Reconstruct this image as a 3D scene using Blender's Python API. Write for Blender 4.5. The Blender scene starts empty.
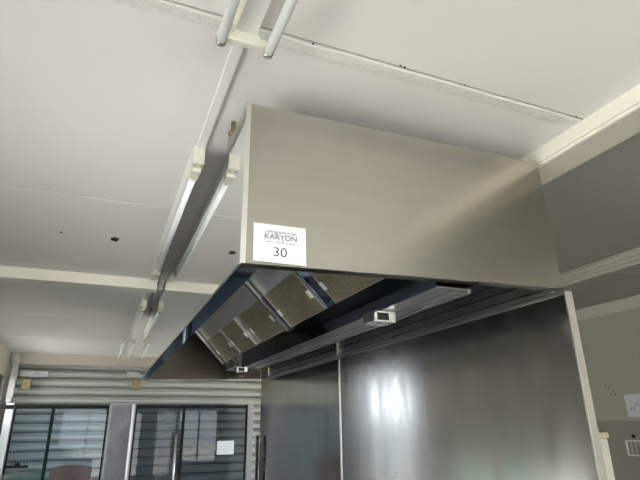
import bpy, bmesh, math, random
from mathutils import Vector, Matrix
random.seed(7)
S = bpy.context.scene
COL = S.collection
CEIL = 2.65

# ------------------------------------------------------------------ materials
def new_mat(name):
    m = bpy.data.materials.new(name); m.use_nodes = True
    nt = m.node_tree; nt.nodes.clear()
    out = nt.nodes.new('ShaderNodeOutputMaterial')
    return m, nt, out

def principled(name, col, rough=0.5, metal=0.0, noise=0.0, nscale=4.0, stretch=(1, 1, 1), rvar=0.0,
               bump=0.0, bscale=60.0, bstretch=(1, 1, 1), col2=None, spec=0.5, aniso=0.0, tangent=None):
    m, nt, out = new_mat(name)
    N = nt.nodes.new; L = nt.links.new
    p = N('ShaderNodeBsdfPrincipled'); L(p.outputs[0], out.inputs[0])
    p.inputs['Base Color'].default_value = (*col, 1); p.inputs['Roughness'].default_value = rough
    p.inputs['Metallic'].default_value = metal; p.inputs['Specular IOR Level'].default_value = spec
    p.inputs['Anisotropic'].default_value = aniso
    if tangent:
        cx = N('ShaderNodeCombineXYZ')
        for i_ in range(3): cx.inputs[i_].default_value = tangent[i_]
        L(cx.outputs[0], p.inputs['Tangent'])
    tc = N('ShaderNodeTexCoord')
    if noise or rvar or col2:
        mp = N('ShaderNodeMapping'); mp.inputs['Scale'].default_value = stretch
        L(tc.outputs['Object'], mp.inputs[0])
        n = N('ShaderNodeTexNoise'); n.inputs['Scale'].default_value = nscale
        n.inputs['Detail'].default_value = 3; n.inputs['Roughness'].default_value = .5
        L(mp.outputs[0], n.inputs['Vector'])
        if noise or col2:
            mx = N('ShaderNodeMix'); mx.data_type = 'RGBA'
            c2 = col2 or tuple(c * (1 - noise) for c in col)
            mx.inputs[6].default_value = (*col, 1); mx.inputs[7].default_value = (*c2, 1)
            r = N('ShaderNodeMapRange'); r.inputs['From Min'].default_value = .3; r.inputs['From Max'].default_value = .72
            L(n.outputs[0], r.inputs[0]); L(r.outputs[0], mx.inputs[0]); L(mx.outputs[2], p.inputs['Base Color'])
        if rvar:
            r2 = N('ShaderNodeMapRange'); r2.inputs['From Min'].default_value = .3; r2.inputs['From Max'].default_value = .7
            r2.inputs['To Min'].default_value = max(rough - rvar, .01); r2.inputs['To Max'].default_value = rough + rvar
            L(n.outputs[0], r2.inputs[0]); L(r2.outputs[0], p.inputs['Roughness'])
    if bump:
        mp = N('ShaderNodeMapping'); mp.inputs['Scale'].default_value = bstretch
        L(tc.outputs['Object'], mp.inputs[0])
        n = N('ShaderNodeTexNoise'); n.inputs['Scale'].default_value = bscale; n.inputs['Detail'].default_value = 4
        L(mp.outputs[0], n.inputs['Vector'])
        b = N('ShaderNodeBump'); b.inputs['Strength'].default_value = bump; b.inputs['Distance'].default_value = .002
        L(n.outputs[0], b.inputs['Height']); L(b.outputs[0], p.inputs['Normal'])
    return m

def glass_mat(name, tint, refl=0.10, rough=0.0):
    m, nt, out = new_mat(name)
    N = nt.nodes.new; L = nt.links.new
    t = N('ShaderNodeBsdfTransparent'); t.inputs[0].default_value = (*tint, 1)
    g = N('ShaderNodeBsdfGlossy'); g.inputs['Roughness'].default_value = rough
    f = N('ShaderNodeLayerWeight'); f.inputs['Blend'].default_value = .5
    ge = N('ShaderNodeNewGeometry')
    pw = N('ShaderNodeMath'); pw.operation = 'POWER'; pw.inputs[1].default_value = 5; L(f.outputs['Facing'], pw.inputs[0])
    sc = N('ShaderNodeMath'); sc.operation = 'MULTIPLY_ADD'; sc.inputs[1].default_value = .9; sc.inputs[2].default_value = refl
    L(pw.outputs[0], sc.inputs[0])
    fr = N('ShaderNodeMath'); fr.operation = 'SUBTRACT'; fr.inputs[0].default_value = 1; L(ge.outputs['Backfacing'], fr.inputs[1])
    a = N('ShaderNodeMath'); a.operation = 'MULTIPLY'; L(sc.outputs[0], a.inputs[0]); L(fr.outputs[0], a.inputs[1])
    mx = N('ShaderNodeMixShader'); L(a.outputs[0], mx.inputs[0]); L(t.outputs[0], mx.inputs[1]); L(g.outputs[0], mx.inputs[2])
    L(mx.outputs[0], out.inputs[0])
    return m

def mesh_mat(name, col, hole, scale, rough=.45, depth=1.0):
    """woven wire: fine cellular relief and darker cells"""
    m, nt, out = new_mat(name)
    N = nt.nodes.new; L = nt.links.new
    p = N('ShaderNodeBsdfPrincipled'); L(p.outputs[0], out.inputs[0])
    p.inputs['Metallic'].default_value = .75; p.inputs['Roughness'].default_value = rough
    tc = N('ShaderNodeTexCoord')
    v = N('ShaderNodeTexVoronoi'); v.inputs['Scale'].default_value = scale
    L(tc.outputs['Object'], v.inputs['Vector'])
    r = N('ShaderNodeMapRange'); r.inputs['From Min'].default_value = .15; r.inputs['From Max'].default_value = .6
    L(v.outputs['Distance'], r.inputs[0])
    mx = N('ShaderNodeMix'); mx.data_type = 'RGBA'
    mx.inputs[6].default_value = (*hole, 1); mx.inputs[7].default_value = (*col, 1)
    L(r.outputs[0], mx.inputs[0]); L(mx.outputs[2], p.inputs['Base Color'])
    b = N('ShaderNodeBump'); b.inputs['Strength'].default_value = depth; b.inputs['Distance'].default_value = .003
    L(v.outputs['Distance'], b.inputs['Height']); L(b.outputs[0], p.inputs['Normal'])
    return m

def shutter_mat(name, col, period, z0):
    """painted slats with dark vent slots at every joint, widened to paint in groove shade"""
    m, nt, out = new_mat(name)
    N = nt.nodes.new; L = nt.links.new
    p = N('ShaderNodeBsdfPrincipled'); L(p.outputs[0], out.inputs[0]); p.inputs['Roughness'].default_value = .35
    p.inputs['Metallic'].default_value = .25
    tc = N('ShaderNodeTexCoord'); sp = N('ShaderNodeSeparateXYZ'); L(tc.outputs['Object'], sp.inputs[0])
    def math_(op, a, b):
        n = N('ShaderNodeMath'); n.operation = op
        for i, q in enumerate((a, b)):
            if isinstance(q, (int, float)): n.inputs[i].default_value = q
            else: L(q, n.inputs[i])
        return n.outputs[0]
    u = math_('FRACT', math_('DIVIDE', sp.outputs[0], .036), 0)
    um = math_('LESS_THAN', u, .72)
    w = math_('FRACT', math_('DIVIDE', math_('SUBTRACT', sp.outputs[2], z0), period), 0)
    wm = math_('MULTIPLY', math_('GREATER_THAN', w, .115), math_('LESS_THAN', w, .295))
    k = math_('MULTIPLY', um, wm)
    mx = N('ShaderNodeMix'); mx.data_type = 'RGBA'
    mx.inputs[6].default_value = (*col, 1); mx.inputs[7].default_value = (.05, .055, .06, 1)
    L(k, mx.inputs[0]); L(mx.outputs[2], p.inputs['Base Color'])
    return m

M = {}
M['ceiling'] = principled('ceiling_paint', (.80, .785, .765), .55, noise=.05, nscale=1.3, bump=.15, bscale=25)
M['ceiling_dim'] = principled('dim_ceiling_paint', (.29, .29, .265), .5, noise=.06, nscale=1.2)  # darker colour stands in for the dim light of the side room
M['beam'] = principled('cream_board', (.80, .77, .69), .45, noise=.06, nscale=3)
M['tape'] = principled('torn_tape', (.76, .755, .73), .8, nscale=95, col2=(.64, .64, .62), bump=.7, bscale=110)
M['dark'] = principled('dark_gap', (.015, .014, .012), .9)
M['wall'] = principled('wall_paint', (.60, .56, .49), .6, noise=.08, nscale=2)
M['wall_dark'] = principled('taupe_wall_paint', (.36, .325, .285), .6, noise=.08, nscale=2)
M['trim_light'] = principled('trim_paint', (.62, .60, .54), .5)
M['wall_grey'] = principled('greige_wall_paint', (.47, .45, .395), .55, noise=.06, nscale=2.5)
M['wall_low'] = principled('lower_wall_band', (.34, .325, .28), .5, noise=.06, nscale=2.5)
M['bulk'] = principled('bulkhead_paint', (.45, .40, .36), .6, noise=.1, nscale=3)
M['floor'] = principled('floor_tile', (.23, .21, .19), .35, noise=.25, nscale=6)
M['pave'] = principled('pavement', (.62, .60, .56), .9, noise=.15, nscale=2)
M['end'] = principled('satin_steel', (.50, .475, .425), .19, 1, noise=.05, nscale=9, stretch=(.3, 1, 3), aniso=.5, tangent=(0, 0, 1))
M['trim'] = principled('bright_steel', (.80, .78, .74), .3, 1)
M['mirror'] = principled('mirror_steel', (.86, .865, .86), .035, 1)
M['polish'] = principled('polished_steel', (.55, .60, .68), .06, 1, rvar=.03, nscale=3)
M['navy'] = principled('blue_filmed_steel', (.25, .32, .45), .05, 1)
M['steel'] = principled('brushed_steel', (.62, .615, .60), .26, 1, noise=.1, nscale=6, stretch=(1, .3, 1), rvar=.06)
M['plain'] = principled('plain_steel', (.60, .60, .59), .36, 1)
M['dull'] = principled('dull_steel', (.38, .38, .37), .28, 1)
M['chan'] = principled('channel_steel', (.72, .72, .71), .3, 1, aniso=.75, tangent=(0, 0, 1))
M['dark_inner'] = principled('dark_inner_steel', (.085, .075, .06), .42, .9, noise=.3, nscale=3)  # very dark inner steel; paints the gap's shade behind the plenum
M['steel_in'] = principled('stained_steel', (.50, .47, .42), .3, 1, noise=.25, nscale=2.5, rvar=.08)
M['panel'] = principled('wall_sheet_steel', (.56, .56, .545), .2, 1, noise=.16, nscale=5, stretch=(1, 2.2, .3), rvar=.05, bump=.03, bscale=55, bstretch=(1, 1.5, 1), aniso=.75, tangent=(0, 0, 1))
M['panel_far'] = principled('clean_sheet_steel', (.66, .66, .645), .13, 1, noise=.12, nscale=5, stretch=(1, 2.2, .3), aniso=.5, tangent=(0, 0, 1))
M['filter'] = mesh_mat('knitted_wire', (.31, .265, .18), (.08, .065, .04), 120)
M['filter_rim'] = principled('filter_rim', (.45, .43, .39), .35, 1)
M['clip'] = principled('pale_clip', (.80, .79, .76), .35, .3)
M['white'] = principled('white_enamel', (.82, .82, .80), .35)
M['cream'] = principled('aged_cream_plastic', (.70, .68, .60), .4, noise=.12, nscale=20)
M['tube'] = principled('tube_glass', (.88, .91, .94), .3)
_p = M['tube'].node_tree.nodes['Principled BSDF']; _p.inputs['Subsurface Weight'].default_value = .9; _p.inputs['Subsurface Radius'].default_value = (.02, .02, .02); _p.inputs['Subsurface Scale'].default_value = 1.0
M['metal'] = principled('plain_metal', (.55, .54, .52), .35, 1)
M['galv'] = principled('galvanised', (.50, .50, .48), .45, .8, noise=.3, nscale=14)
M['brass'] = principled('tarnished_brass', (.36, .29, .15), .4, .7, noise=.45, nscale=30)
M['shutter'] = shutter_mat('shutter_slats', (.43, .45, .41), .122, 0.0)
M['black'] = principled('black_frame', (.012, .012, .014), .5, spec=.15)
M['grey_frame'] = principled('grey_frame', (.30, .31, .33), .4, .6)
M['screen'] = principled('grey_screen', (.17, .18, .205), .5, .3, nscale=5, col2=(.26, .265, .29), bump=.5, bscale=300)
M['glass_blue'] = glass_mat('bluish_glass', (.90, .945, 1.0), .03)
M['glass_dark'] = glass_mat('smoky_glass', (.60, .64, .69), .03)
M['glass'] = glass_mat('clear_glass', (.88, .94, .92), .03)
M['win'] = glass_mat('window_glass', (.94, .96, .97), .0)
M['win_tint'] = glass_mat('tinted_window_glass', (.42, .44, .46), .0)
M['brown'] = principled('brown_frame', (.06, .035, .025), .4)
M['paper'] = principled('white_paper', (.74, .77, .81), .6)
M['ink'] = principled('black_ink', (.02, .02, .025), .6)
M['ink_grey'] = principled('grey_ink', (.10, .10, .115), .6)
M['ink_pale'] = principled('pale_grey_ink', (.25, .26, .29), .6)
M['fabric'] = principled('brown_upholstery', (.17, .13, .13), .8, noise=.2, nscale=40, bump=.3, bscale=200)
M['red'] = principled('red_plastic', (.45, .05, .06), .4)
M['cabinet'] = principled('cabinet_enamel', (.64, .62, .54), .45, noise=.15, nscale=5)
M['wood'] = principled('worn_edge', (.55, .48, .30), .5, noise=.2, nscale=12)

# ------------------------------------------------------------------ mesh helpers
class MB:
    def __init__(s): s.bm = bmesh.new()
    def hexa(s, p):
        v = [s.bm.verts.new(q) for q in p]
        for f in ((0, 3, 2, 1), (4, 5, 6, 7), (0, 1, 5, 4), (1, 2, 6, 5), (2, 3, 7, 6), (3, 0, 4, 7)):
            s.bm.faces.new([v[i] for i in f])
        return s
    def box(s, x0, x1, y0, y1, z0, z1):
        return s.hexa([(x0, y0, z0), (x1, y0, z0), (x1, y1, z0), (x0, y1, z0), (x0, y0, z1), (x1, y0, z1), (x1, y1, z1), (x0, y1, z1)])
    def prism(s, poly, axis, a, b):
        """poly in the two other axes (order x,y,z), swept from a to b"""
        def P(q, t):
            if axis == 'x': return (t, q[0], q[1])
            if axis == 'y': return (q[0], t, q[1])
            return (q[0], q[1], t)
        A = [s.bm.verts.new(P(q, a)) for q in poly]; B = [s.bm.verts.new(P(q, b)) for q in poly]
        n = len(poly)
        s.bm.faces.new(A); s.bm.faces.new(B[::-1])
        for i in range(n):
            s.bm.faces.new([A[i], B[i], B[(i + 1) % n], A[(i + 1) % n]])
        return s
    def cyl(s, p0, p1, r, n=20, r1=None):
        p0, p1 = Vector(p0), Vector(p1); d = (p1 - p0).normalized()
        u = d.orthogonal().normalized(); w = d.cross(u); r1 = r if r1 is None else r1
        A = []; B = []
        for i in range(n):
            t = 2 * math.pi * i / n; o = u * math.cos(t) + w * math.sin(t)
            A.append(s.bm.verts.new(p0 + o * r)); B.append(s.bm.verts.new(p1 + o * r1))
        s.bm.faces.new(A[::-1]); s.bm.faces.new(B)
        for i in range(n):
            f = s.bm.faces.new([A[i], A[(i + 1) % n], B[(i + 1) % n], B[i]]); f.smooth = True
        return s
    def path(s, pts, r, n=10):
        for a, b in zip(pts, pts[1:]): s.cyl(a, b, r, n)
        return s
    def build(s, name, mat, parent=None, bevel=0, xf=None):
        bm = s.bm
        bmesh.ops.recalc_face_normals(bm, faces=bm.faces)
        if bevel:
            bmesh.ops.bevel(bm, geom=list(bm.edges), offset=bevel, segments=2, affect='EDGES', profile=.6, clamp_overlap=True)
        if xf is not None: bm.transform(xf)
        if parent is not None: bm.transform(Matrix.Translation(-parent.location))
        me = bpy.data.meshes.new(name); bm.to_mesh(me); bm.free()
        o = bpy.data.objects.new(name, me); COL.objects.link(o)
        me.materials.append(mat)
        if parent is not None: o.parent = parent
        return o

def sub(o, part):
    """hang a built object (world-placed at the root's origin) one level under a part"""
    o.parent = part
    return o

def tag(o, label, cat, group=None, kind=None):
    o['label'] = label; o['category'] = cat
    if group: o['group'] = group
    if kind: o['kind'] = kind
    return o
def struct(o):
    o['kind'] = 'structure'; return o
def thing(name, label, cat, loc, group=None):
    o = bpy.data.objects.new(name, None); COL.objects.link(o); o.location = loc; o.empty_display_size = .1
    return tag(o, label, cat, group)
def bx(*a): return MB().box(*a)
def text(s, size, x, z, y, name, mat, parent, sx=1.0, width=None, weight=0.0):
    """upright lettering facing -Y, lower left corner at (x, z)"""
    c = bpy.data.curves.new('t', 'FONT'); c.body = s; c.size = size; c.extrude = .0002; c.offset = weight
    t = bpy.data.objects.new('t', c); COL.objects.link(t)
    dg = bpy.context.evaluated_depsgraph_get(); dg.update()
    me = bpy.data.meshes.new_from_object(t.evaluated_get(dg))
    bpy.data.objects.remove(t)
    xs = [v.co.x for v in me.vertices]; w = max(xs) - min(xs); k = (width / w) if width else sx
    x0 = min(xs)
    for v in me.vertices:
        px_, py_, pz_ = v.co
        v.co = Vector((x + (px_ - x0) * k, y - pz_, z + py_)) - parent.location
    me.materials.clear(); me.materials.append(mat)
    o = bpy.data.objects.new(name, me); COL.objects.link(o); o.parent = parent
    return o

# ------------------------------------------------------------------ the setting
YN, YF, XL, XR = -3.0, 8.1, -1.22, 4.2
struct(bx(XL - .15, XR + .15, YN - .15, YF + .6, -.1, 0).build('floor', M['floor']))

b = MB()
joints = [YN - .15, -1.58, -.27, 1.035, 2.345, 3.66, 5.24, 6.65, YF + .6]
for a, c in zip(joints, joints[1:]):
    b.box(XL - .15, 1.525, a + .0045, c - .0045, CEIL, CEIL + .05)
b.box(XL - .15, 1.525, YN - .15, YF + .6, CEIL + .045, CEIL + .15)
ceil = struct(b.build('ceiling', M['ceiling']))
def ragged(pts, z, name, parent):
    bb = MB(); bb.prism(pts, 'z', z - .0015, z + .001)
    return bb.build(name, M['dark'], parent)
def cpt(cx, cy, rx, ry, n, seed):
    r = random.Random(seed)
    return [(cx + rx * math.cos(2 * math.pi * i / n) * r.uniform(.55, 1.1), cy + ry * math.sin(2 * math.pi * i / n) * r.uniform(.45, 1.15)) for i in range(n)]
ragged(cpt(-.039, 2.885, .026, .045, 15, 3), CEIL, 'torn_hole', ceil)
ragged(cpt(-.312, 2.869, .010, .010, 9, 5), CEIL, 'torn_hole', ceil)
for x, y, q in ((.70, 1.028, .004), (.715, 1.03, .005), (.935, 1.032, .0035), (1.408, 1.055, .006), (1.41, 1.03, .0035), (.425, 1.04, .004), (.31, 1.03, .004)):
    ragged(cpt(x, y, q, q, 8, int(x * 100)), CEIL, 'nail_hole', ceil)

b = MB()
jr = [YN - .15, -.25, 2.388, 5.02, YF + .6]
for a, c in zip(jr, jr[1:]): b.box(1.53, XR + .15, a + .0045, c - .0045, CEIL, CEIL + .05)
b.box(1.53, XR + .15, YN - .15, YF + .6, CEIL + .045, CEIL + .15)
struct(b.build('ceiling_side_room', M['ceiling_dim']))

# torn tape along the ceiling joint above the hood
tp = MB(); r = random.Random(2)
N_ = 46; top = []; bot = []
for i in range(N_ + 1):
    x = -.35 + (1.44 + .35) * i / N_
    top.append((x, 1.082 + r.uniform(-.006, .006))); bot.append((x, 1.045 + r.uniform(-.004, .004)))
tp.prism(bot + top[::-1], 'z', CEIL - .0025, CEIL - .0003)
tag(tp.build('joint_tape', M['tape']), 'rough strip of torn white tape along the ceiling joint above the hood', 'tape')

# beams: trim_1 over the partition line, trim_2 across the left half
b = MB()
b.box(1.45, 1.60, YN, YF + .1, 2.594, CEIL)
b.box(1.456, 1.594, YN, YF + .1, 2.588, 2.594)
t1 = struct(b.build('trim_1', M['beam']))
bx(1.449, 1.462, YN, YF + .1, 2.577, 2.588).build('lip', M['beam'], t1, .002)
b = MB(); r = random.Random(4)
b.box(1.462, 1.594, YN, YF + .1, 2.580, 2.588)
u_ = b.build('soffit_board', M['wall'], t1)
struct(bx(XL, 1.449, 3.655, 3.755, 2.575, CEIL).build('trim_2', M['beam'], None, .003))

# walls
def wall_with_holes(axis, c0, c1, a0, a1, z1, holes):
    """wall slab between c0..c1 across, a0..a1 along, with (a,b,zlo,zhi) openings"""
    bb = MB()
    def put(p, q, z0, z1_):
        if q - p < 1e-4 or z1_ - z0 < 1e-4: return
        if axis == 'y': bb.box(c0, c1, p, q, z0, z1_)
        else: bb.box(p, q, c0, c1, z0, z1_)
    cur = a0
    for p, q, lo, hi in sorted(holes):
        put(cur, p, 0, z1); put(p, q, 0, lo); put(p, q, hi, z1); cur = q
    put(cur, a1, 0, z1)
    return bb
W1 = (-1.2, 2.2, .5, 2.0); W2 = (6.55, 8.0, .2, 2.32); W3 = (3.7, 5.7, .15, 1.02); W6 = (5.25, 8.0, .25, 2.42)
struct(wall_with_holes('y', XL - .15, XL, YN - .15, YF + .6, CEIL, [W1, W2, W3]).build('wall_left', M['wall_dark']))
WB = (-1.15, 1.40, .1, 2.25); W7 = (1.9, 4.0, .5, 2.25)
struct(wall_with_holes('x', YN - .15, YN, XL, XR, CEIL, [WB, W7]).build('wall_back', M['wall']))
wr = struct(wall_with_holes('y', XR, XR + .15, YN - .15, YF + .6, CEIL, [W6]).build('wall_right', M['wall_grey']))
bx(XR - .006, XR, YN, 5.2, 0, 1.655).build('lower_wall_band', M['wall_low'], wr)  # thin darker band over the lower part of the wall
for y, z in ((3.36, 1.955), (3.335, 1.93), (3.30, 1.95), (3.325, 1.88), (3.285, 1.875), (3.30, 1.905)):
    MB().cyl((XR - .002, y, z), (XR + .01, y, z), .006, 7).build('screw_hole', M['dark'], wr)
b = MB()
b.box(XL - .15, XR + .15, YF + .42, YF + .6, 0, CEIL)
wf = struct(b.build('wall_far', M['wall']))
bx(XL, XR, YF, YF + .08, 2.50, CEIL).build('bulkhead', M['bulk'], wf)
bx(2.7, XR, YF, YF + .42, 0, 2.50).build('side_pier', M['wall'], wf)
# partition behind the hood, end face towards the viewer
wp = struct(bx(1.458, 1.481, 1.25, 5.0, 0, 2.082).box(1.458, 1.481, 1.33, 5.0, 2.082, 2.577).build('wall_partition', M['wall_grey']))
bx(1.4515, 1.481, 1.2445, 1.2492, 0, 2.081).build('end_cover', M['wall_dark'], wp)

def window(name, axis, c, w, frame_mat, mull, trans, low=None):
    a0, a1, z0, z1 = w
    root = None
    f = MB(); t = .055; d = .05
    def put(p, q, lo, hi, e=0):
        if axis == 'y': f.box(c - d + e, c + d - e, p, q, lo, hi)
        else: f.box(p, q, c - d + e, c + d - e, lo, hi)
    put(a0, a0 + t, z0, z1); put(a1 - t, a1, z0, z1); put(a0 + t, a1 - t, z0, z0 + t); put(a0 + t, a1 - t, z1 - t, z1)
    ms = [a0 + (a1 - a0) * k for k in mull]
    for m_ in ms: put(m_ - t / 2, m_ + t / 2, z0 + t, z1 - t, .005)
    for z_ in trans: put(a0 + t, a1 - t, z_ - t / 2, z_ + t / 2, .008)
    o = struct(f.build(name, frame_mat))
    if low:
        bx(c - .003, c + .003, a0 + t, a1 - t, z0 + t, trans[0]).build('glass_pane', low, o); z0 = trans[0] - t + .0005
    g = MB()
    if axis == 'y': g.box(c - .003, c + .003, a0 + t, a1 - t, z0 + t, z1 - t)
    else: g.box(a0 + t, a1 - t, c - .003, c + .003, z0 + t, z1 - t)
    g.build('glass_pane', M['win'], o)
    return o
window('window_1', 'y', XL - .08, W1, M['brown'], (.2, .4, .6, .8), ())
window('window_2', 'y', XL - .08, W2, M['brown'], (.5,), (1.74,), M['win_tint'])
window('added_window_5', 'y', XR + .08, W6, M['brown'], (.5,), ())  # unseen window, added to light the far end from the right
window('added_window_3', 'y', XL - .08, W3, M['brown'], (.33, .67), ())  # unseen low window, added to send more light up to the ceiling
window('added_window_6', 'x', YN - .08, W7, M['brown'], (.33, .67), ())  # unseen window, added to brighten the side room ceiling
window('window_4', 'x', YN - .08, WB, M['brown'], (.33, .67), ())

# rails and cornice of the side room
b = MB()
for x0, x1, h in ((2.93, 2.972, .030), (2.982, 3.024, .042), (3.036, 3.078, .055)):
    b.prism([(x0, CEIL), (x0, CEIL - h + .008), (x0 + .008, CEIL - h), (x1 - .006, CEIL - h), (x1, CEIL - h + .006), (x1, CEIL)], 'y', YN, YF)
struct(b.build('trim_4', M['trim_light']))
b = MB()
b.prism([(XR, CEIL), (XR - .125, CEIL), (XR - .12, CEIL - .012), (XR - .105, CEIL - .016), (XR - .075, CEIL - .03), (XR - .045, CEIL - .052),
         (XR - .03, CEIL - .056), (XR - .015, CEIL - .07), (XR, CEIL - .075)], 'y', YN, YF)
struct(b.build('trim_5', M['trim_light']))

struct(bx(-60, XL - .15, -40, 40, -.2, -.1).box(XL - .15, 40, -40, YN - .15, -.2, -.1).box(XR + .15, 60, YN - .15, 40, -.2, -.1).build('ground', M['pave']))

# ------------------------------------------------------------------ extractor hood
HX0, HX1, HY0, HY1 = .295, 1.447, 1.25, 5.03
def hb(x): return 2.058 + .0275 * (x - HX0)
def ht(x): return 2.560 + .0225 * (x - HX0)
hood = thing('extractor_hood', 'long stainless steel kitchen extractor hood fixed to the steel-clad wall', 'extractor hood', (.87, 3.14, 2.06))
e = MB().prism([(HX0, hb(HX0)), (HX1, hb(HX1)), (HX1 - .01, ht(HX1)), (HX0, ht(HX0))], 'y', HY0, HY0 + .004)
near_end = e.build('end_panel', M['end'], hood)
e = MB().prism([(HX0 + .004, hb(HX0)), (HX1, hb(HX1)), (HX1, hb(HX1) + .003), (HX0 + .004, hb(HX0) + .003)], 'y', HY0 + .0042, HY0 + .04)
sub(e.build('bottom_flange', M['dark_inner'], hood), near_end).parent = near_end
near_end.children[0].parent = near_end
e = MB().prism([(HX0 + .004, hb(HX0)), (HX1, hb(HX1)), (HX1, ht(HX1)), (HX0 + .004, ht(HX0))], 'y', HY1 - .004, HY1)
e.build('end_panel', M['dark_inner'], hood)
e = MB().prism([(HX0 + .004, hb(HX0)), (HX1, hb(HX1)), (HX1, hb(HX1) + .003), (HX0 + .004, hb(HX0) + .003)], 'y', HY1 - .03, HY1 - .0042)
e.build('end_flange', M['steel'], hood)
bx(HX0, HX0 + .0038, HY0 + .0042, HY1, hb(HX0), ht(HX0)).build('front_panel', M['mirror'], hood)
e = MB().prism([(HX0 - .0012, hb(HX0) - .0005), (HX0 + .014, hb(HX0) - .0005), (HX0 + .013, ht(HX0)), (HX0 - .0012, ht(HX0))], 'y', HY0 - .0025, HY0 - .0002)
e.build('corner_trim', M['trim'], hood)
# lower lip with its small upstand
lip = bx(HX0 + .004, HX0 + .062, HY0 + .0405, HY1 - .031, hb(HX0), hb(HX0) + .003).build('front_gutter', M['navy'], hood)
bx(HX0 + .0595, HX0 + .062, HY0 + .0405, HY1 - .031, hb(HX0) + .0032, hb(HX0) + .02).build('gutter_upstand', M['steel'], hood)
bx(HX0 - .002, HX0 + .0035, HY0 + .0045, HY1, hb(HX0) - .003, hb(HX0) - .0002).build('edge_strip', M['trim'], hood)
# top cover and inner roof
e = MB().prism([(HX0 + .004, ht(HX0) - .004), (HX1, ht(HX1) - .004), (HX1, ht(HX1)), (HX0 + .004, ht(HX0))], 'y', HY0 + .0042, HY1 - .0042)
e.build('top_cover', M['dark_inner'], hood)
bx(1.4395, 1.4425, HY0 + .05, HY1 - .04, 2.218, 2.55).build('gap_shade_panel', M['dark_inner'], hood)  # dark sheet added to paint in the shade of the gap
ZB, XB, ZC, XC = 2.347, .777, 2.176, .945
# plenum
YP1 = 3.80; ZP = 2.061
bx(XC, XC + .003, HY0 + .045, YP1, ZP, ZC - .002).build('baffle_plate', M['navy'], hood)
bx(XC + .0035, 1.085, HY0 + .045, YP1, ZP, ZP + .004).build('drip_channel', M['dull'], hood)
b = MB()
b.box(1.073, 1.085, HY0 + .05, YP1, ZP - .008, ZP - .0005)
b.box(1.018, 1.022, HY0 + .05, YP1, ZP - .005, ZP - .0005)
b.build('channel_rib', M['dull'], hood)
bx(1.0855, 1.089, HY0 + .0045, HY1 - .0045, hb(XC), 2.55).build('plenum_back', M['dark_inner'], hood)
bx(XC + .0005, XC + .003, YP1, 4.37, 2.10, ZC - .002).build('end_filler', M['steel'], hood)
bx(XC + .0035, 1.085, YP1 + .002, 4.37, 2.10, 2.104).build('end_filler_base', M['dull'], hood)

# filters lie in a plane sloping 45 degrees from (XB, ZB) down to (XC, ZC)
dX, dZ = XC - XB, ZC - ZB; SL = math.hypot(dX, dZ)
sx, sz = dX / SL, dZ / SL            # along the slope
nx, nz = sz, -sx                     # towards the cook side (down and forward)
def slope_box(bb, y0, y1, s0, s1, n0, n1):
    def P(s, n, y): return (XB + sx * s + nx * n, y, ZB + sz * s + nz * n)
    bb.hexa([P(s0, n0, y0), P(s1, n0, y0), P(s1, n0, y1), P(s0, n0, y1), P(s0, n1, y0), P(s1, n1, y0), P(s1, n1, y1), P(s0, n1, y1)])
    return bb
f = MB(); slope_box(f, HY0 + .0045, 4.42, -.285, -.0005, -.010, -.006)
f.build('inner_slope', M['plain'], hood)
filters = [(1.44, 2.062), (2.185, 2.685), (2.79, 3.285), (3.40, 3.835), (3.88, 4.37)]
for i, (y0, y1) in enumerate(filters):
    f = MB(); w = .007
    slope_box(f, y0, y1, .004, SL - .004, -.012, -.002)
    p = f.build('grease_filter', M['filter'], hood)
    f = MB()
    slope_box(f, y0, y0 + w, 0, SL, -.014, .002); slope_box(f, y1 - w, y1, 0, SL, -.014, .002)
    slope_box(f, y0 + w, y1 - w, 0, w * .7, -.014, .002); slope_box(f, y0 + w, y1 - w, SL - w * .7, SL, -.014, .002)
    sub(f.build('filter_rim', M['filter_rim'], hood), p)
    for yy in (y0 + .022, y1 - .022):
        f = MB(); slope_box(f, yy - .014, yy + .014, SL * .48, SL * .66, .002, .008)
        sub(f.build('filter_clip', M['clip'], hood), p)
# cover plates in the gaps between filters
for y0, y1, mt in ((1.256, 1.44, 'navy'), (2.062, 2.185, 'navy'), (2.685, 2.79, 'navy'), (3.285, 3.40, 'steel'), (3.835, 3.88, 'steel')):
    f = MB(); slope_box(f, y0 + .001, y1 - .001, 0, SL, -.012, -.006)
    f.build('cover_plate', M[mt], hood)
for yy in (2.735, 4.43):
    f = MB()
    slope_box(f, yy - .018, yy - .010, -.135, SL + .004, .004, .020)
    slope_box(f, yy + .010, yy + .018, -.135, SL + .004, .004, .020)
    slope_box(f, yy - .010, yy + .010, -.135, SL + .004, .004, .008)
    f.build('support_strap', M['dull'], hood)
# light fittings under the plenum and top brackets
def jbox(x, y, s=1.0):
    f = bx(x - .04 * s, x + .05 * s, y - .045 * s, y + .045 * s, ZP - .042 * s, ZP - .0015)
    o = f.build('junction_box', M['steel'], hood, .003)
    f = bx(x - .025 * s, x + .02 * s, y - .047 * s, y - .0455 * s, ZP - .036 * s, ZP - .010)
    sub(f.build('cover_plate', M['dark'], hood), o)
jbox(.955, 1.70, 1.05); jbox(.915, 3.72, .9)
for y in (1.50, 4.6):
    f = bx(.298, .320, y - .014, y + .014, ht(.32), 2.592)
    o = f.build('hanging_bracket', M['brass'], hood, .002)
    sub(MB().cyl((.309, y, 2.592), (.309, y, CEIL), .008, 12).cyl((.309, y, 2.594), (.309, y, 2.610), .015, 6).build('threaded_rod', M['brass'], hood), o)

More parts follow.
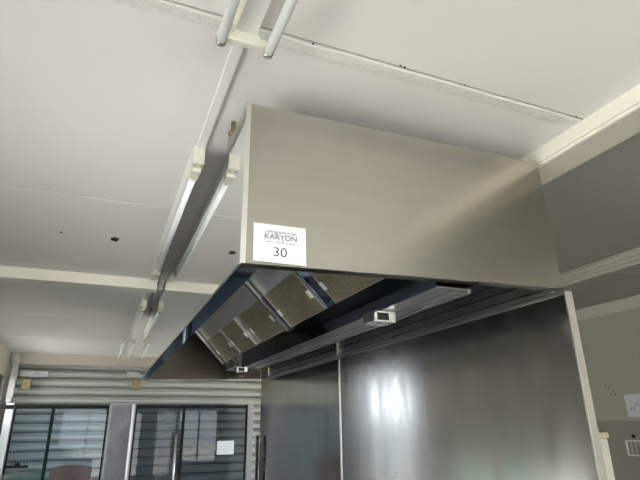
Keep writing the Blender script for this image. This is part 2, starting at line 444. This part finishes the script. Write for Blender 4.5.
# ------------------------------------------------------------------ printed card on the hood
card = thing('lot_sign', 'white printed card with number 30 stuck on the near end of the steel hood', 'sign', (.405, 1.244, 2.066))
MB().prism([(.3285, 2.0665), (.482, 2.0665), (.4805, 2.179), (.3275, 2.1765)], 'y', 1.2462, 1.2470).build('card_sheet', M['paper'], card)
yT = 1.2459
text('veilingplatform.be', .0115, .362, 2.1530, yT, 'lettering', M['ink_pale'], card, width=.089, weight=.0001)
text('KARYON', .0225, .360, 2.1345, yT, 'lettering', M['ink_grey'], card, width=.093, weight=.0001)
text('veilen', .008, .362, 2.1240, yT, 'lettering', M['ink_pale'], card, width=.021)
text('advies', .008, .391, 2.1240, yT, 'lettering', M['ink_pale'], card, width=.017)
text('taxaties', .008, .421, 2.1240, yT, 'lettering', M['ink_pale'], card, width=.028)
bx(.4115, .4138, yT - .0001, yT + .0001, 2.1235, 2.1345).build('lettering', M['ink_grey'], card)
text('30', .038, .3865, 2.0855, yT, 'number', M['ink'], card, width=.038, weight=-.0003)

# ------------------------------------------------------------------ steel cladding of the partition
def clad(name, label, y0, y1, mt='panel'):
    p = thing(name, label, 'wall panel', (1.454, (y0 + y1) / 2, 0), 'stainless sheets on the partition')
    bx(1.45, 1.4575, y0, y1, 0, 2.078).build('sheet', M[mt], p)
    bx(1.446, 1.4498, y0, y1, 2.070, 2.080).build('top_edge', M['trim'], p)
    return p
pa = clad('steel_wall_panel', 'wide stainless wall sheet between the vertical seam and the near end of the partition', 1.2495, 3.140)
bx(1.4465, 1.4512, 1.2440, 1.2492, 0, 2.080).build('end_trim', M['trim'], pa)
pb = clad('steel_wall_panel', 'stainless wall sheet beyond the vertical seam, next to the glass doors', 3.152, 5.0, 'panel_far')
bx(1.4475, 1.4498, 3.136, 3.156, 0, 2.0695).build('seam_strip', M['trim'], pb)
ch = thing('wall_channel', 'ribbed stainless channel running along the wall above the steel sheets', 'channel', (1.44, 3.14, 2.085))
b = MB()
pr_ = [(1.4575, 2.084), (1.441, 2.084)]
for zg in (2.103, 2.142, 2.178):
    pr_ += [(1.441, zg - .003), (1.447, zg - .002), (1.447, zg + .002), (1.441, zg + .003)]
pr_ += [(1.441, 2.212), (1.4575, 2.212)]
b.prism(pr_, 'y', HY0 + .045, HY1 - .035)
b.build('channel_profile', M['chan'], ch)
for zg in (2.103, 2.142, 2.178):
    bx(1.4402, 1.4468, HY0 + .046, HY1 - .036, zg - .0022, zg + .0022).build('groove', M['dark'], ch)
bx(1.4385, 1.4408, HY0 + .046, HY1 - .036, 2.0845, 2.0875).build('channel_lip', M['trim'], ch)
bx(1.424, 1.4405, 3.125, 3.165, 2.10, 2.175).build('joint_clip', M['steel_in'], ch, .003)
bx(1.424, 1.4405, 4.70, 4.74, 2.10, 2.175).build('joint_clip', M['steel_in'], ch, .003)
post = MB().cyl((1.412, 4.955, 0), (1.412, 4.955, 1.575), .017, 16).build('steel_pole', M['steel'])
tag(post, 'slim upright steel pole against the far end of the steel-clad partition', 'pole')

# ------------------------------------------------------------------ ceiling battens and trunking
def double_batten(label, x, y0, y1, group='fluorescent battens along the ceiling'):
    t = thing('ceiling_batten', label, 'light fitting', (x, (y0 + y1) / 2, CEIL), group)
    MB().prism([(x - .034, CEIL - .0005), (x + .034, CEIL - .0005), (x + .026, CEIL - .046), (x - .026, CEIL - .046)], 'y', y0 + .02, y1 - .02).build('spine', M['white'], t)
    MB().prism([(x - .034, CEIL - .0005), (x - .052, CEIL - .0005), (x - .0275, CEIL - .046), (x - .0262, CEIL - .046)], 'y', y0 + .02, y1 - .02).build('cover_edge', M['cream'], t)
    for yy, s in ((y0, 1), (y1, -1)):
        a, c = sorted((yy, yy + s * .020))
        MB().prism([(x - .077, CEIL - .060), (x - .077, CEIL - .080), (x + .077, CEIL - .080), (x + .077, CEIL - .060), (x + .034, CEIL - .054), (x + .030, CEIL - .0005), (x - .030, CEIL - .0005), (x - .034, CEIL - .054)], 'y', a, c).build('end_bracket', M['cream'], t, .002)
    for xx in (x - .062, x + .062):
        z = CEIL - .080
        o = MB().cyl((xx, y0 + .010, z), (xx, y1 - .010, z), .013, 24).build('tube', M['tube'], t)
        for yy, s in ((y0, 1), (y1, -1)):
            sub(MB().cyl((xx, yy - s * .003, z), (xx, yy + s * .010, z), .0138, 20).build('end_cap', M['metal'], t), o)
            sub(MB().cyl((xx - .006, yy - s * .012, z), (xx - .006, yy - s * .0032, z), .0025, 8).cyl((xx + .006, yy - s * .012, z), (xx + .006, yy - s * .0032, z), .0025, 8).build('pin', M['metal'], t), o)
    return t
def single_batten(label, x, y0, y1, group='fluorescent battens along the ceiling'):
    t = thing('ceiling_batten', label, 'light fitting', (x, (y0 + y1) / 2, CEIL), group)
    MB().prism([(x - .026, CEIL - .0005), (x + .018, CEIL - .0005), (x + .014, CEIL - .045), (x - .016, CEIL - .045)], 'y', y0 + .03, y1 - .03).build('spine', M['white'], t)
    z = CEIL - .070
    for yy, s in ((y0, 1), (y1, -1)):
        f = MB(); a, c = sorted((yy, yy + s * .045)); f.box(x - .023, x + .021, a, c, CEIL - .075, CEIL - .0005)
        a, c = sorted((yy + s * .0455, yy + s * .115)); f.box(x - .016, x + .016, a, c, CEIL - .088, CEIL - .046)
        h = f.build('lampholder', M['cream'], t, .003)
        for zz in (-.012, .012):
            sub(MB().cyl((x + zz, yy + s * .02, CEIL - .0765), (x + zz, yy + s * .02, CEIL - .0752), .004, 8).build('screw', M['dark'], t), h)
    o = MB().cyl((x, y0 + .130, z), (x, y1 - .130, z), .013, 24).build('tube', M['tube'], t)
    for yy, s in ((y0, 1), (y1, -1)):
        sub(MB().cyl((x, yy + s * .1155, z), (x, yy + s * .130, z), .0135, 20).build('end_cap', M['metal'], t), o)
    return t
FX = .232
double_batten('twin-tube fluorescent batten above the near corner of the hood', FX, 1.037 - 1.53, 1.037)
single_batten('single-tube batten running beside the hood front on the near side of the cross beam', FX - .003, 1.70, 3.33)
single_batten('single-tube batten just beyond the cross beam', FX - .003, 4.28, 5.95)
double_batten('twin-tube batten farthest away, ending near the roller shutter', FX - .025, 6.15, 7.75)
def trunk(label, y0, y1):
    t = MB(); t.prism([(.216, CEIL - .0005), (.248, CEIL - .0005), (.246, CEIL - .012), (.218, CEIL - .012)], 'y', y0, y1)
    tag(t.build('ceiling_trunking', M['white']), label, 'trunking', 'pieces of white ceiling trunking')
trunk('white cable trunking joining the twin-tube batten to the first single-tube batten', 1.07, 1.695)
trunk('short white trunking between the single-tube batten and the near face of the cross beam', 3.335, 3.652)
trunk('short white trunking on the far side of the cross beam', 3.758, 4.275)
c = MB().path([(.272, 3.36, CEIL - .012), (.274, 3.55, CEIL - .014), (.273, 3.642, CEIL - .03), (.274, 3.645, 2.570), (.276, 3.70, 2.567), (.276, 3.765, 2.570), (.275, 3.77, CEIL - .03), (.272, 3.9, CEIL - .012), (.27, 4.25, CEIL - .010)], .006, 8).build('ceiling_cable', M['grey_frame'])
tag(c, 'thin grey cable looped under the cross beam beside the trunking', 'cable')

# ------------------------------------------------------------------ far end: shutter, doors
sh = thing('roller_shutter', 'closed grey-green ribbed roller shutter behind the glass doors', 'shutter', (.7, 8.32, 0))
prof = []; per = .122; z = 0.0; yc = YF + .26
while z < 2.62:
    for k, d in ((0.0, .012), (.10, .014), (.12, .060), (.29, .060), (.31, .004), (.5, -.006), (.8, -.006), (.97, .004)):
        prof.append((yc + d, z + k * per))
    z += per
prof += [(yc + .05, z), (yc + .05, 0)]
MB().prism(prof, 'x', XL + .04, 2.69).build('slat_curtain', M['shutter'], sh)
bx(-1.172, -1.098, 8.02, 8.075, 2.045, 2.615).build('guide_rail', M['galv'], sh, .004)
bx(-1.150, -1.060, 8.00, 8.065, 0, 1.985).build('guide_rail', M['white'], sh, .004)
bx(-1.165, -1.10, 7.99, 8.07, 1.99, 2.04).build('rail_foot', M['galv'], sh, .004)
for x0, x1, xb, zb in ((-1.09, -.73, -.98, 2.37), (.30, .50, .455, 2.39)):
    o = bx(x0, x1, 8.17, 8.25, zb - .035, zb + .05).build('bracket_plate', M['galv'], sh, .006)
    f = MB().box(xb - .055, xb + .055, 8.14, 8.21, zb - .205, zb - .07).box(xb - .04, xb - .015, 8.16, 8.2, zb - .07, zb - .0355).box(xb + .015, xb + .04, 8.16, 8.2, zb - .07, zb - .0355)
    sub(f.build('brass_roller', M['brass'], sh, .008), o)

def door(name, x0, x1, y, mulls, ztop, glass, right=None):
    f = MB(); t = .02
    f.box(x0, x1, y - .02, y + .02, ztop - .045, ztop); f.box(x0, x1, y - .02, y + .02, .0, .09)
    f.box(x0, x0 + t, y - .02, y + .02, .09, ztop - .0452); f.box(x1 - t, x1, y - .02, y + .02, .09, ztop - .0452)
    for m_ in mulls: f.box(m_ - .02, m_ + .02, y - .022, y + .022, .09, ztop - .0452)
    o = struct(f.build(name, M['black']))
    bx(x0 + t, x1 - t, y - .003, y + .003, .09, ztop - .0452).build('glass_pane', M[glass], o)
    return o
d1 = door('door_1', -1.05, .115, 8.06, (-.585,), 1.955, 'glass_blue')
bx(-1.215, -1.052, 7.972, 7.992, 1.905, 1.955).build('rail_end', M['black'], d1)
f = bx(-1.03, -.77, 8.028, 8.038, 1.18, 1.215); f.box(-.93, -.87, 8.02, 8.038, 1.2155, 1.245)
f.build('latch_bar', M['black'], d1)
d2 = door('door_2', .475, 2.12, 8.06, (1.157,), 1.960, 'glass_dark')
for y in (8.0, 8.12):
    s = 1 if y < 8.06 else -1
    f = MB().cyl((1.065, y, .55), (1.065, y, 1.555), .018, 14)
    f.cyl((1.065, y, .70), (1.065, 8.06 - s * .0035, .70), .01, 10).cyl((1.065, y, 1.40), (1.065, 8.06 - s * .0035, 1.40), .01, 10)
    f.build('pull_handle', M['metal'], d2)
bx(2.125, 2.215, 8.03, 8.09, 0, 1.985).build('jamb', M['grey_frame'], d2, .003)
pn = bx(1.675, 1.932, 8.050, 8.0515, 1.262, 1.452).build('paper_notice', M['paper'])
tag(pn, 'blank-looking white sheet stuck on the dark glass door', 'notice')
ms = thing('mesh_screen', 'narrow grey mesh screen standing between the two glass doors', 'screen', (.29, 7.99, 0))
f = MB(); x0, x1, zt = .125, .468, 1.985
for a, c_ in ((x0, x0 + .03), (x1 - .05, x1)): f.box(a, c_, 7.975, 8.005, 0, zt)
f.box(x0 + .03, x1 - .05, 7.975, 8.005, zt - .03, zt); f.box(x0 + .03, x1 - .05, 7.975, 8.005, 0, .06)
f.build('frame', M['grey_frame'], ms)
bx(x0 + .03, x1 - .05, 7.987, 7.992, .06, zt - .03).build('mesh_panel', M['screen'], ms)
bx(x1 - .045, x1 - .02, 7.966, 7.9745, 0, zt - .02).build('edge_trim', M['metal'], ms)

# ------------------------------------------------------------------ furniture at the lower edge
# brown bar chair
ch_ = thing('bar_chair', 'tall bar chair with a rounded brown padded back in front of the glass door', 'chair', (-.23, 7.1, 0))
n = 17; fr = []; bk = []
f = MB()
rows = []
for j, (zz, k) in enumerate(((.86, .86), (.95, .94), (1.08, 1.0), (1.19, 1.0), (1.222, .97))):
    row = []
    for i in range(n):
        u = -1 + 2 * i / (n - 1)
        x = -.23 + .225 * k * u
        y = 7.25 - .09 * (u * u)
        zc = zz + (.028 * (1 - u * u) - .006 if j >= 3 else 0)
        row.append((x, y, zc))
    rows.append(row)
V1 = [[f.bm.verts.new((x, y - .03, z_)) for x, y, z_ in rw] for rw in rows]
V2 = [[f.bm.verts.new((x, y + .03, z_)) for x, y, z_ in rw] for rw in rows]
for V, fl in ((V1, 0), (V2, 1)):
    for a, c_ in zip(V, V[1:]):
        for i in range(n - 1): f.bm.faces.new([a[i], a[i + 1], c_[i + 1], c_[i]])
for i in range(n - 1):
    f.bm.faces.new([V1[0][i], V1[0][i + 1], V2[0][i + 1], V2[0][i]]); f.bm.faces.new([V1[-1][i], V1[-1][i + 1], V2[-1][i + 1], V2[-1][i]])
for a in range(len(rows) - 1):
    f.bm.faces.new([V1[a][0], V1[a + 1][0], V2[a + 1][0], V2[a][0]]); f.bm.faces.new([V1[a][-1], V1[a + 1][-1], V2[a + 1][-1], V2[a][-1]])
f.build('backrest', M['fabric'], ch_, .004)
bx(-.43, -.03, 6.88, 7.20, .74, .82).build('seat', M['fabric'], ch_, .02)
for x in (-.40, -.06):
    for y in (6.92, 7.16):
        MB().cyl((x, y, 0), (x + (.03 if x < -.2 else -.03), y, .739), .016, 12).build('leg', M['black'], ch_)
    MB().path([(x, 7.16, .745), (x, 7.21, .80), (x, 7.235, .90)], .012, 10).build('back_support', M['black'], ch_)
MB().path([(-.385, 6.92, .3), (-.075, 6.92, .3)], .011, 10).build('footrest', M['metal'], ch_)

# glass display case, turned a little
xf = Matrix.Translation((-.56, 4.2, 0)) @ Matrix.Rotation(-math.radians(12.6), 4, 'Z')
dc = thing('display_case', 'glass-topped display case at the lower left in front of the brown chair', 'display case', (-.56, 4.2, 0))
bx(-.62, -.02, -.30, .86, 0, .88).build('base_cabinet', M['white'], dc, .006, xf)
bx(-.64, 0, -.32, .88, .8805, .91).build('deck', M['steel'], dc, .003, xf)
f = MB().box(-.634, -.628, -.31, .87, .9105, 1.34).build('glass_pane', M['glass'], dc, 0, xf)
MB().prism([(-.006, .9105), (0, .9105), (0, 1.30), (-.012, 1.335), (-.045, 1.356), (-.627, 1.356), (-.627, 1.349), (-.048, 1.349), (-.017, 1.331), (-.006, 1.299)], 'y', -.31, .87).build('curved_glass', M['glass'], dc, 0, xf)
MB().prism([(-.627, .9105), (-.007, .9105), (-.007, 1.298), (-.018, 1.33), (-.049, 1.3485), (-.627, 1.3485)], 'y', .862, .87).build('glass_pane', M['glass'], dc, 0, xf)
bx(-.60, -.03, -.28, .85, 1.13, 1.137).build('glass_shelf', M['glass'], dc, 0, xf)
rb = bx(-.15, -.055, -.05, .16, 1.1375, 1.336).build('red_box', M['red'], None, .008, xf)
tag(rb, 'small red item standing on the glass shelf of the display case', 'box')

# ------------------------------------------------------------------ side room odds and ends
cab = thing('tall_cabinet', 'tall off-white cabinet behind the near end of the partition', 'cabinet', (1.78, 1.8, 0))
bx(1.50, 1.972, 1.62, 2.1, 0, 1.585).build('body', M['cabinet'], cab, .004)
bx(1.50, 1.975, 1.613, 2.105, 1.5855, 1.607).build('top_board', M['wood'], cab, .002)
f = MB().cyl((1.925, 1.65, 1.6075), (1.925, 1.65, 1.625), .028, 16).cyl((1.925, 1.65, 1.625), (1.925, 1.65, 1.64), .02, 16)
tag(f.build('round_lid', M['grey_frame']), 'small dark round lid lying on top of the tall cabinet', 'lid')
nt_ = thing('paper_notice', 'white sheet with a small sketch pinned on the greige wall', 'notice', (XR - .003, 3.1, 1.68))
bx(XR - .004, XR - .0025, 2.93, 3.20, 1.685, 1.868).build('sheet', M['paper'], nt_)
f = MB(); r = random.Random(3)
for k in range(7):
    y = 2.97 + .03 * k; z_ = 1.74 + r.uniform(0, .06)
    f.box(XR - .0046, XR - .0041, y, y + .022, z_, z_ + .006); f.box(XR - .0046, XR - .0041, y, y + .005, z_, z_ + .03)
f.build('drawing', M['ink_pale'], nt_)
gr = thing('air_grille', 'small pale grille on the greige wall below the white sheet', 'grille', (XR - .008, 3.17, 1.37))
f = MB(); y0, y1, z0, z1 = 2.95, 3.27, 1.375, 1.50
for a in ((y0, y0 + .012, z0, z1), (y1 - .012, y1, z0, z1), (y0, y1, z0, z0 + .01), (y0, y1, z1 - .01, z1)): f.box(XR - .016, XR - .0065, *a)
f.build('frame', M['white'], gr)
f = MB()
for k in range(7):
    yy = y0 + .03 + k * .04; f.box(XR - .013, XR - .0065, yy, yy + .012, z0 + .0105, z1 - .0105)
f.build('slat', M['wall_grey'], gr)
tag(MB().cyl((XR - .02, 3.185, 1.53), (XR - .0062, 3.185, 1.53), .014, 12).build('wall_hook', M['black']), 'small black hook on the greige wall just above the grille', 'hook')

# ------------------------------------------------------------------ light
w = bpy.data.worlds.new('World'); S.world = w; w.use_nodes = True
nt = w.node_tree; nt.nodes.clear()
o_ = nt.nodes.new('ShaderNodeOutputWorld'); bg = nt.nodes.new('ShaderNodeBackground')
bg.inputs[0].default_value = (.90, .95, 1.0, 1); bg.inputs[1].default_value = 3.2
nt.links.new(bg.outputs[0], o_.inputs[0])
sd = bpy.data.lights.new('sun', 'SUN'); sd.energy = 14; sd.color = (1, .93, .82); sd.angle = .01
so = bpy.data.objects.new('sun', sd); COL.objects.link(so)
so.rotation_euler = Vector((-.50, .25, -.83)).to_track_quat('-Z', 'Y').to_euler()
def portal(x, y, z, sx_, sy_, rot):
    l = bpy.data.lights.new('portal', 'AREA'); l.shape = 'RECTANGLE'; l.size = sx_; l.size_y = sy_; l.cycles.is_portal = True
    o = bpy.data.objects.new('portal', l); COL.objects.link(o); o.location = (x, y, z); o.rotation_euler = rot
portal(XR + .16, (W6[0] + W6[1]) / 2, (W6[2] + W6[3]) / 2, W6[3] - W6[2], W6[1] - W6[0], (0, math.pi / 2, 0))
for W in (W1, W2, W3):
    portal(XL - .16, (W[0] + W[1]) / 2, (W[2] + W[3]) / 2, W[3] - W[2], W[1] - W[0], (0, -math.pi / 2, 0))

portal((WB[0] + WB[1]) / 2, YN - .16, (WB[2] + WB[3]) / 2, WB[1] - WB[0], WB[3] - WB[2], (math.pi / 2, 0, 0))
portal((W7[0] + W7[1]) / 2, YN - .16, (W7[2] + W7[3]) / 2, W7[1] - W7[0], W7[3] - W7[2], (math.pi / 2, 0, 0))

# ------------------------------------------------------------------ camera
F, PITCH, YAW, ROLL = 501.4445, .354252140, .398313046, -.0137439361
cy, sy, cp, sp = math.cos(YAW), math.sin(YAW), math.cos(PITCH), math.sin(PITCH)
fw = Vector((sy * cp, cy * cp, sp)); rt = Vector((cy, -sy, 0)); up = rt.cross(fw)
rt2 = rt * math.cos(ROLL) + up * math.sin(ROLL); up2 = rt2.cross(fw)
cd = bpy.data.cameras.new('camera'); cd.sensor_width = 36; cd.lens = F * 36 / 640; cd.clip_start = .02
co = bpy.data.objects.new('camera', cd); COL.objects.link(co)
co.matrix_world = Matrix(((rt2.x, up2.x, -fw.x, 0), (rt2.y, up2.y, -fw.y, 0), (rt2.z, up2.z, -fw.z, 1.65), (0, 0, 0, 1)))
S.camera = co
vs = S.view_settings; vs.view_transform = 'Standard'; vs.look = 'None'; vs.gamma = 1; vs.use_curve_mapping = False; vs.exposure = 1.1
cy_ = S.cycles
cy_.use_denoising = True; cy_.max_bounces = 12; cy_.diffuse_bounces = 6; cy_.glossy_bounces = 8; cy_.transparent_max_bounces = 16
cy_.sample_clamp_indirect = 8; cy_.caustics_reflective = True; cy_.caustics_refractive = False; cy_.blur_glossy = .2
